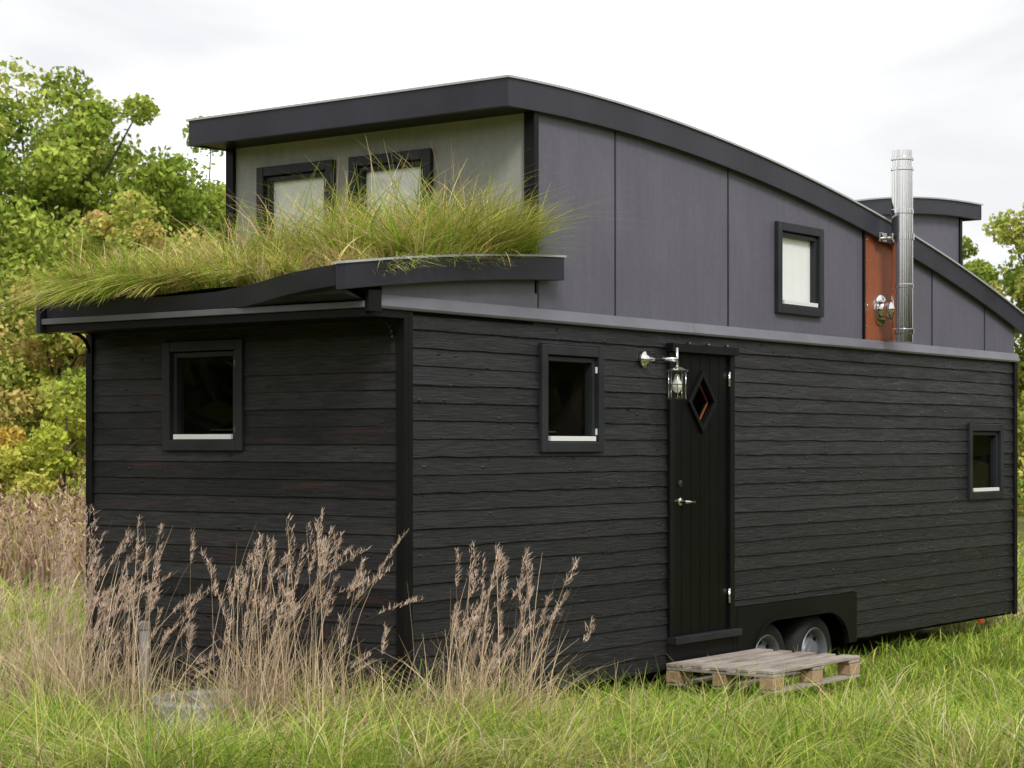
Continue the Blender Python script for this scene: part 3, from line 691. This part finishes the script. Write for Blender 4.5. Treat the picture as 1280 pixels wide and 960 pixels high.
tree('yellow_shrub',-8.9,33,.1,3.6,1.4,40,15000,YG,.10,5,.44,.06)
tree('orange_shrub',-8.4,30.5,-.1,2.2,.9,24,7000,Or,.09,6,.35,.05)
tree('yellow_shrub',-6.6,29.5,-.1,2.6,1.0,26,8000,YG,.09,9,.36,.05)
tree('broadleaf_tree',9.3,34,.3,6.2,1.9,70,24000,[(.24,.33,.06),(.34,.42,.09),(.46,.48,.11),(.42,.40,.11)],.11,7,.42,.12)
tree('broadleaf_tree',8.4,37,.5,5.8,1.3,36,11000,G1,.11,8,.4,.1)
tree('broadleaf_tree',13.0,38,.5,7.0,2.6,50,14000,G1,.15,10,.6,.16)
r=np.random.default_rng(5); n=36000; rr=r.uniform(-34,34,n); ff=r.normal(50,1.6,n); hh_=3.6+1.0*np.sin(rr*.9)+.7*np.sin(rr*2.3+1); X,Y=site(rr,ff)
Z=GZ+hh_*r.random(n)**.75; cc=np.array(G1+Yl[:2]); ci=((np.sin(rr*1.1)+np.sin(rr*.37+2)+2)/4*len(cc)).astype(int)%len(cc)
V,F,C=leaves(np.stack([X,Y,Z],-1),.42,cc[ci]*r.uniform(.6,1.2,(n,1)),r)
# unseen wood edge, added and darkened so windows and steel mirror dark foliage
n=52000; an=r.uniform(math.radians(95),math.radians(352),n); rad=r.normal(34,1.5,n); h2=6.5+1.5*np.sin(an*17)+1.2*np.sin(an*41)
X=rad*np.cos(an); Y=rad*np.sin(an); Z=GZ+h2*r.random(n)**.95
V2,F2,C2=leaves(np.stack([X,Y,Z],-1),1.15,(np.array(G1)[r.integers(0,5,n)])*.3,r)
np_mesh('distant_tree_line',np.concatenate([V,V2]),np.concatenate([F,F2+len(V)]),np.concatenate([C,C2]),M_far)

# ------------------------------------------------------------ light
w=bpy.data.worlds.new('World'); scn.world=w; w.use_nodes=True; nt=w.node_tree
bg=nt.nodes['Background']; sky=N(nt,'ShaderNodeTexSky',sky_type='NISHITA'); sky.sun_disc=False
sky.sun_elevation=math.radians(45); sky.sun_rotation=math.radians(215)
tc=N(nt,'ShaderNodeTexCoord'); mp=N(nt,'ShaderNodeMapping'); mp.inputs['Scale'].default_value=(1,1,3.2); nt.links.new(tc.outputs['Generated'],mp.inputs[0])
ns=N(nt,'ShaderNodeTexNoise'); ns.inputs['Scale'].default_value=4.5; ns.inputs['Detail'].default_value=6; ns.inputs['Roughness'].default_value=.5; ns.inputs['Distortion'].default_value=.6
nt.links.new(mp.outputs[0],ns.inputs['Vector'])
cl_=ramp(nt,ns.outputs['Fac'],[(0.32,(.585,.585,.595)),(0.48,(.67,.667,.665)),(0.56,(.85,.85,.85)),(0.66,(1.1,1.1,1.1))])
mul=N(nt,'ShaderNodeVectorMath',operation='SCALE'); mul.inputs['Scale'].default_value=10.8; nt.links.new(cl_,mul.inputs[0])
mixo=mixc(nt,0.94,sky.outputs[0],mul.outputs[0]); nt.links.new(mixo,bg.inputs[0]); bg.inputs[1].default_value=0.145
sl=bpy.data.lights.new('sun','SUN'); sl.energy=2.4; sl.angle=math.radians(14); sl.color=(1,.96,.9)
so=bpy.data.objects.new('sun',sl); scn.collection.objects.link(so)
az=math.radians(215); el=math.radians(45); d=Vector((math.sin(az)*math.cos(el),math.cos(az)*math.cos(el),math.sin(el)))
so.rotation_euler=d.to_track_quat('Z','Y').to_euler(); so.location=(0,0,20)

cam=bpy.data.cameras.new('camera'); co=bpy.data.objects.new('camera',cam); scn.collection.objects.link(co)
co.location=(C0[0],C0[1],1.49); co.rotation_euler=(math.radians(90),0,math.radians(-53.35))
cam.lens=69.9; cam.sensor_width=36; cam.shift_y=0.0602; cam.clip_end=3000
cam.dof.use_dof=True; cam.dof.focus_distance=12.8; cam.dof.aperture_fstop=6.3
scn.camera=co
